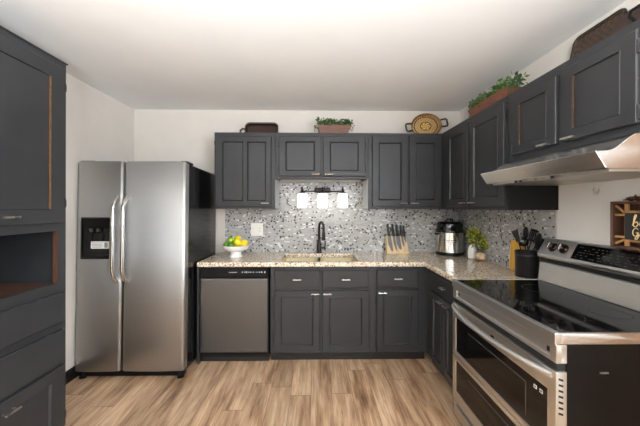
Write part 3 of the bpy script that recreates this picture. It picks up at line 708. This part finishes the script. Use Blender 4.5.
# vase, flowers, gourd
v = tag(MB().lathe([(.028, 0), (.034, .004), (.037, .04), (.034, .08), (.018, .115), (.015, .135), (.020, .158), (.017, .159), (.012, .135), (.0, .12)], n=24).build('bud_vase', CERAMIC, smooth=True), 'white bottle-shaped bud vase on the worktop by the corner cooker', 'vase')
v.location = (1.525, 2.885, CT); v.scale = (1.12, 1.12, 1.12)
def leafblob(m, c, s, L, n, up=.4, w=.45, mi=1):
    for _ in range(n):
        d = Vector((random.gauss(0, 1), random.gauss(0, 1), random.gauss(up, .8))).normalized(); p = Vector(c) + Vector((random.uniform(-1, 1)*s[0], random.uniform(-1, 1)*s[1], random.uniform(-1, 1)*s[2]))
        a = d.cross(Vector((random.gauss(0, 1), random.gauss(0, 1), random.gauss(0, 1)))).normalized(); b = d.cross(a) * L * .12; l = L * random.uniform(.7, 1.25)
        q = [p, p + d*l*.45 + a*l*w*.5 + b, p + d*l, p + d*l*.45 - a*l*w*.5 + b]; cpt = p + d*l*.5 - b*.6
        vs = [m.bm.verts.new(x) for x in q]; vc = m.bm.verts.new(cpt)
        f_ = random.choice((0, 1)) if mi else 0
        for i in range(4): m.face([vs[i], vs[(i+1) % 4], vc], f_)
random.seed(5)
fl = thing('flower_sprig', 'yellow green leafy sprig drooping from the white bud vase', 'flowers', (1.525, 2.885, CT+.15))
st = MB(); lf = MB()
for (dx, dy, dz) in ((-.03, -.02, .11), (.0, -.04, .12), (.03, -.03, .09), (.052, -.03, .03), (.035, -.075, -.005), (-.035, -.045, .02), (.045, -.085, .045), (-.025, -.075, .07), (.045, -.13, .03), (.05, -.12, -.05), (.042, -.15, -.02), (.03, -.10, .08), (-.045, -.02, .07), (-.03, -.06, -.01)):
    top_ = Vector((dx*.55, dy*.55, max(.05, dz*.8+.03))); end = Vector((dx, dy, dz))
    st.tube([(0, 0, -.02), (dx*.12, dy*.12, .03), top_, end], .0018, 5)
    for q in (.25, .55, .8, 1.0): leafblob(lf, top_.lerp(end, q), (.010, .016, .016), .032, 9, .1, .55)
lf2 = lf.build('foliage', [YLEAF, leafmat('olive_leaf', srgb(52, 70, 24), srgb(112, 122, 44))], fl); st.build('stem', leafmat('green_stem', srgb(70, 90, 40), srgb(90, 110, 50)), fl)
# keep the leaves clear of the wall
g = thing('gourd', 'small ribbed beige pumpkin beside the white bud vase', 'gourd', (1.545, 2.765, CT))
rings = []
for i in range(13):
    a = PI*i/12 ; rings.append([((.049*math.sin(a)+.0006) * (1+.07*math.cos(8*t_)) * math.cos(t_), (.049*math.sin(a)+.0006) * (1+.07*math.cos(8*t_)) * math.sin(t_), .043 - .046*math.cos(a)*(1-.22*abs(math.cos(a))**3) - .004) for t_ in [2*PI*k_/48 for k_ in range(48)]])
MB().loft(rings).build('body', GOURD, g, smooth=True)
MB().tube([(0, 0, .070), (.002, 0, .086), (.008, 0, .094)], [.006, .004, .004], 8).build('stem', CHECKED, g, smooth=True)

# boards and utensil crock
o = MB().box(-.006, .006, -.075, .075, 0, .235).build('cutting_board', MUSTARD, bevel=.004); o.location = (1.556, 2.295, CT+.001); o.rotation_euler = (0, .06, 0)
tag(o, 'amber yellow cutting board leaning on the wall behind the utensil crock', 'cutting board')
o = MB().box(-.004, .004, -.09, .09, 0, .20).build('cutting_board', WHITE, bevel=.003); o.location = (1.572, 2.310, CT+.001); o.rotation_euler = (0, .06, 0)
tag(o, 'thin white cutting board between the yellow board and the wall', 'cutting board')
CX, CY = 1.516, 2.122
k = thing('utensil_crock', 'black cylindrical utensil crock at the corner of the range', 'crock', (CX, CY, CT))
MB().lathe([(.070, 0), (.073, .004), (.073, .165), (.076, .172), (.076, .182), (.071, .184), (.067, .17), (.066, .012), (.0, .01)], n=36).build('pot', BLACK, k, smooth=True)
MB().lathe([(.0735, .150), (.0748, .153), (.0748, .158), (.0735, .161)], n=36, cap=False).build('band', BLACKM, k, smooth=True)
def utensil(name, lab, bx, by, tx, ty, L, head):
    o = thing(name, lab, name.replace('_', ' '), (CX+bx, CY+by, CT+.014), 0, 'utensils in the black crock')
    d = Vector((tx-bx, ty-by, L)).normalized(); o.rotation_mode = 'QUATERNION'; o.rotation_quaternion = Vector((0, 0, 1)).rotation_difference(d)
    MB().tube([(0, 0, 0), (0, 0, L*.6), (0, 0, L)], [.006, .005, .004], 8).build('handle', BLACKM if head != 'whisk' else CHROME, o, smooth=True)
    if head == 'spoon': MB().ball((0, 0, L+.035), .036, (.25, .8, 1.25), 14).build('bowl', BLACK, o, smooth=True)
    if head == 'ladle': MB().lathe([(.0, -.028), (.022, -.022), (.034, -.004), (.036, .004), (.033, .004), (.02, -.016), (.0, -.022)], (-.028, 0, L+.005), 18, ax=(-.9, 0, .45)).build('bowl', BLACKGLOSS, o, smooth=True)
    if head == 'turner': MB().prism([(-.018, L-.005), (.018, L-.005), (.040, L+.085), (-.034, L+.085)], 'X', -.002, .002).build('blade', BLACK, o, bevel=.001)
    if head == 'slotted':
        MB().cells([-.03, -.022, -.012, -.004, .004, .012, .022, .03], [L-.005, L+.012, L+.07, L+.085], lambda i, j: not (j == 1 and i in (1, 3, 5)), 'X', -.002, .002).build('blade', BLACK, o)
utensil('spatula', 'black flat spatula leaning out towards the corner side of the crock', .01, -.01, -.015, .075, .245, 'turner')
utensil('spoon', 'black oval spoon standing tallest in the crock', 0, .015, .0, .01, .265, 'spoon')
utensil('ladle', 'black glossy ladle at the front of the crock', .0, -.02, -.015, -.030, .235, 'ladle')
utensil('slotted_turner', 'black slotted turner behind the ladle in the crock', -.02, .02, .022, -.015, .25, 'slotted')
utensil('spoon', 'black spoon leaning out towards the range knobs', -.01, .02, .02, -.075, .245, 'spoon')
utensil('spatula', 'black spatula leaning over the range back panel', .0, .02, .035, -.060, .21, 'turner')

# ------------------------------------------------------------------ things on top of the cabinets
# dark tray with a loop handle
t = thing('serving_tray', 'dark brown tray with loop handle on the cabinet nearest the fridge', 'tray', (-.575, 3.16, UT+.001), 0, None, -.18)
def rrect(x0, x1, z0, z1, r, n=6):
    pts = []
    for cx, cz, a in ((x1-r, z1-r, 0), (x0+r, z1-r, PI/2), (x0+r, z0+r, PI), (x1-r, z0+r, 1.5*PI)):
        for k_ in range(n+1): pts.append((cx + r*math.cos(a+k_*PI/2/n), cz + r*math.sin(a+k_*PI/2/n)))
    return pts
def tray_mesh(x0, x1, z0, z1, r, rim, dep):
    R = lambda i, y: [(x, y, z) for x, z in rrect(x0+i, x1-i, z0+i, z1-i, max(.004, r-i))]
    return MB().loft([R(.012, .0), R(0, -dep), R(.003, -dep-.004), R(rim, -dep), R(rim+.01, -.006)])
tray_mesh(-.165, .185, 0, .150, .05, .014, .028).build('tray', DKWOOD, t, smooth=True)
MB().tube([(-.16, -.014, .075), (-.19, -.014, .085), (-.214, -.014, .066), (-.214, -.014, .04), (-.19, -.014, .024), (-.16, -.014, .04)], .009, 8).build('handle', DKWOOD, t, smooth=True)

def planter(label, loc, rz, L, h, wtop, lh, n, group='planters on the cabinets'):
    p = thing('planter_box', label, 'planter', loc, rz, group)
    q = .03
    m = MB().loft([[(-L/2+q, -wtop*.38, 0), (L/2-q, -wtop*.38, 0), (L/2-q, wtop*.38, 0), (-L/2+q, wtop*.38, 0)], [(-L/2, -wtop/2, h), (L/2, -wtop/2, h), (L/2, wtop/2, h), (-L/2, wtop/2, h)], [(-L/2+.008, -wtop/2+.008, h), (L/2-.008, -wtop/2+.008, h), (L/2-.008, wtop/2-.008, h), (-L/2+.008, wtop/2-.008, h)], [(-L/2+.012, -wtop/2+.012, h-.02), (L/2-.012, -wtop/2+.012, h-.02), (L/2-.012, wtop/2-.012, h-.02), (-L/2+.012, wtop/2-.012, h-.02)]])
    m.build('box', TERRA, p, bevel=.002)
    lf = MB()
    for i in range(n):
        x = -L/2*1.02 + L*1.04*(i+.5)/n; leafblob(lf, (x, random.uniform(-.01, .01), h + random.uniform(.01, lh*.7)), (.022, wtop*.42, lh*.36), .031, 46, .35, .6)
    for sx in (-1, 1): leafblob(lf, (sx*(L/2+.018), -.03, h-.012), (.014, .03, .03), .028, 9, -.1, .55)
    lf.build('foliage', [LEAF, LEAF2], p)
    return p
random.seed(21)
planter('reddish wood planter of green boxwood above the sink cabinet', (.190, 3.11, UT+.0005), 0, .34, .098, .13, .085, 9)
planter('reddish wood planter of green boxwood on the corner side-wall cabinet', (1.352, 2.262, UT+.0005), -PI/2, .50, .080, .13, .085, 16)

# oval wicker basket tray
bk = thing('wicker_tray', 'oval patterned wicker tray with two dark handles above the corner', 'tray', (1.185, 3.20, UT+.132), 0)
bk.rotation_euler = (-.16, -.14, 0)
def oval(s, y, n=48): return [(.165*s*math.cos(2*PI*k_/n), y, .135*s*math.sin(2*PI*k_/n)) for k_ in range(n)]
MB().loft([oval(.9, .012), oval(.9, .0), oval(.84, -.004), oval(.1, -.002)]).build('base', WICKER, bk, smooth=True)
MB().loft([oval(.9, .010), oval(1.0, -.030), oval(.97, -.034), oval(.86, -.004), oval(.86, .010)], cap=False).build('rim', woodmat('brown_wicker_rim', srgb(96, 62, 36), srgb(176, 134, 84), (60, 60, 60)), bk, smooth=True)
for sx in (-1, 1): MB().tube([(sx*.158, -.03, .038), (sx*.212, -.034, .042), (sx*.222, -.034, .03), (sx*.222, -.034, -.03), (sx*.212, -.034, -.042), (sx*.158, -.03, -.038)], .0095, 8).build('handle', DKWOOD, bk, smooth=True)

# woven trays over the hood cabinet
wv = thing('woven_tray', 'dark plaid woven cane tray leaning on the wall above the hood cabinet', 'tray', (1.475, 1.585, UT+.0045), -PI/2); wv.rotation_euler = (-.22, 0, -PI/2)
m = MB(); R = lambda i, y: [(x, y, z) for x, z in rrect(-.145+i, .145-i, 0+i, .245-i, max(.006, .035-i))]
m.loft([R(.0, .012), R(0, -.010), R(.010, -.012), R(.014, -.002), R(.05, 0)]); m.build('panel', WEAVE, wv, smooth=True)
MB().tube([(x, -.006, z) for x, z in rrect(-.145, .145, .0, .245, .035)] + [(.145, -.006, .20)], .0075, 8).build('rim', BLACKM, wv, smooth=True)
wb = thing('wood_tray', 'deep dark brown wooden tray right of the woven tray, near the ceiling edge', 'tray', (1.50, 1.275, UT+.001), -PI/2)
MB().box(-.145, .135, -.07, .06, 0, .012).box(-.145, .135, -.07, -.058, .012, .15).box(-.145, .135, .048, .06, .012, .15).box(-.145, -.133, -.058, .048, .012, .15).box(.123, .135, -.058, .048, .012, .15).build('tray', DKWOOD, wb, bevel=.003)
MB().tube([(-.02, -.068, .06), (-.02, -.12, .10), (-.005, -.13, .115), (.03, -.13, .115), (.045, -.12, .10), (.045, -.068, .06)], .0065, 8).build('handle', BLACKM, wb, smooth=True)

# added pendant bowl out of view, throws fill light up at the ceiling
cl = thing('fill_pendant', 'added metal pendant bowl, out of view, throwing fill light onto the ceiling', 'lamp', (-.2, -.60, HC))
MB().lathe([(.06, 0), (.06, -.012), (.02, -.03)], n=28).build('canopy', NICKEL, cl, smooth=True)
MB().tube([(0, 0, -.02), (0, 0, -1.08)], .006, 8).build('rod', NICKEL, cl, smooth=True)
MB().lathe([(.004, -1.15), (.08, -1.145), (.17, -1.10), (.22, -1.03), (.214, -1.03), (.165, -1.092), (.08, -1.135), (.004, -1.14)], n=40).build('bowl', NICKEL, cl, smooth=True)
MB().lathe([(.006, -1.052), (.205, -1.052), (.205, -1.046), (.006, -1.046)], n=32).build('fill_disc', FILLGLOW, cl)
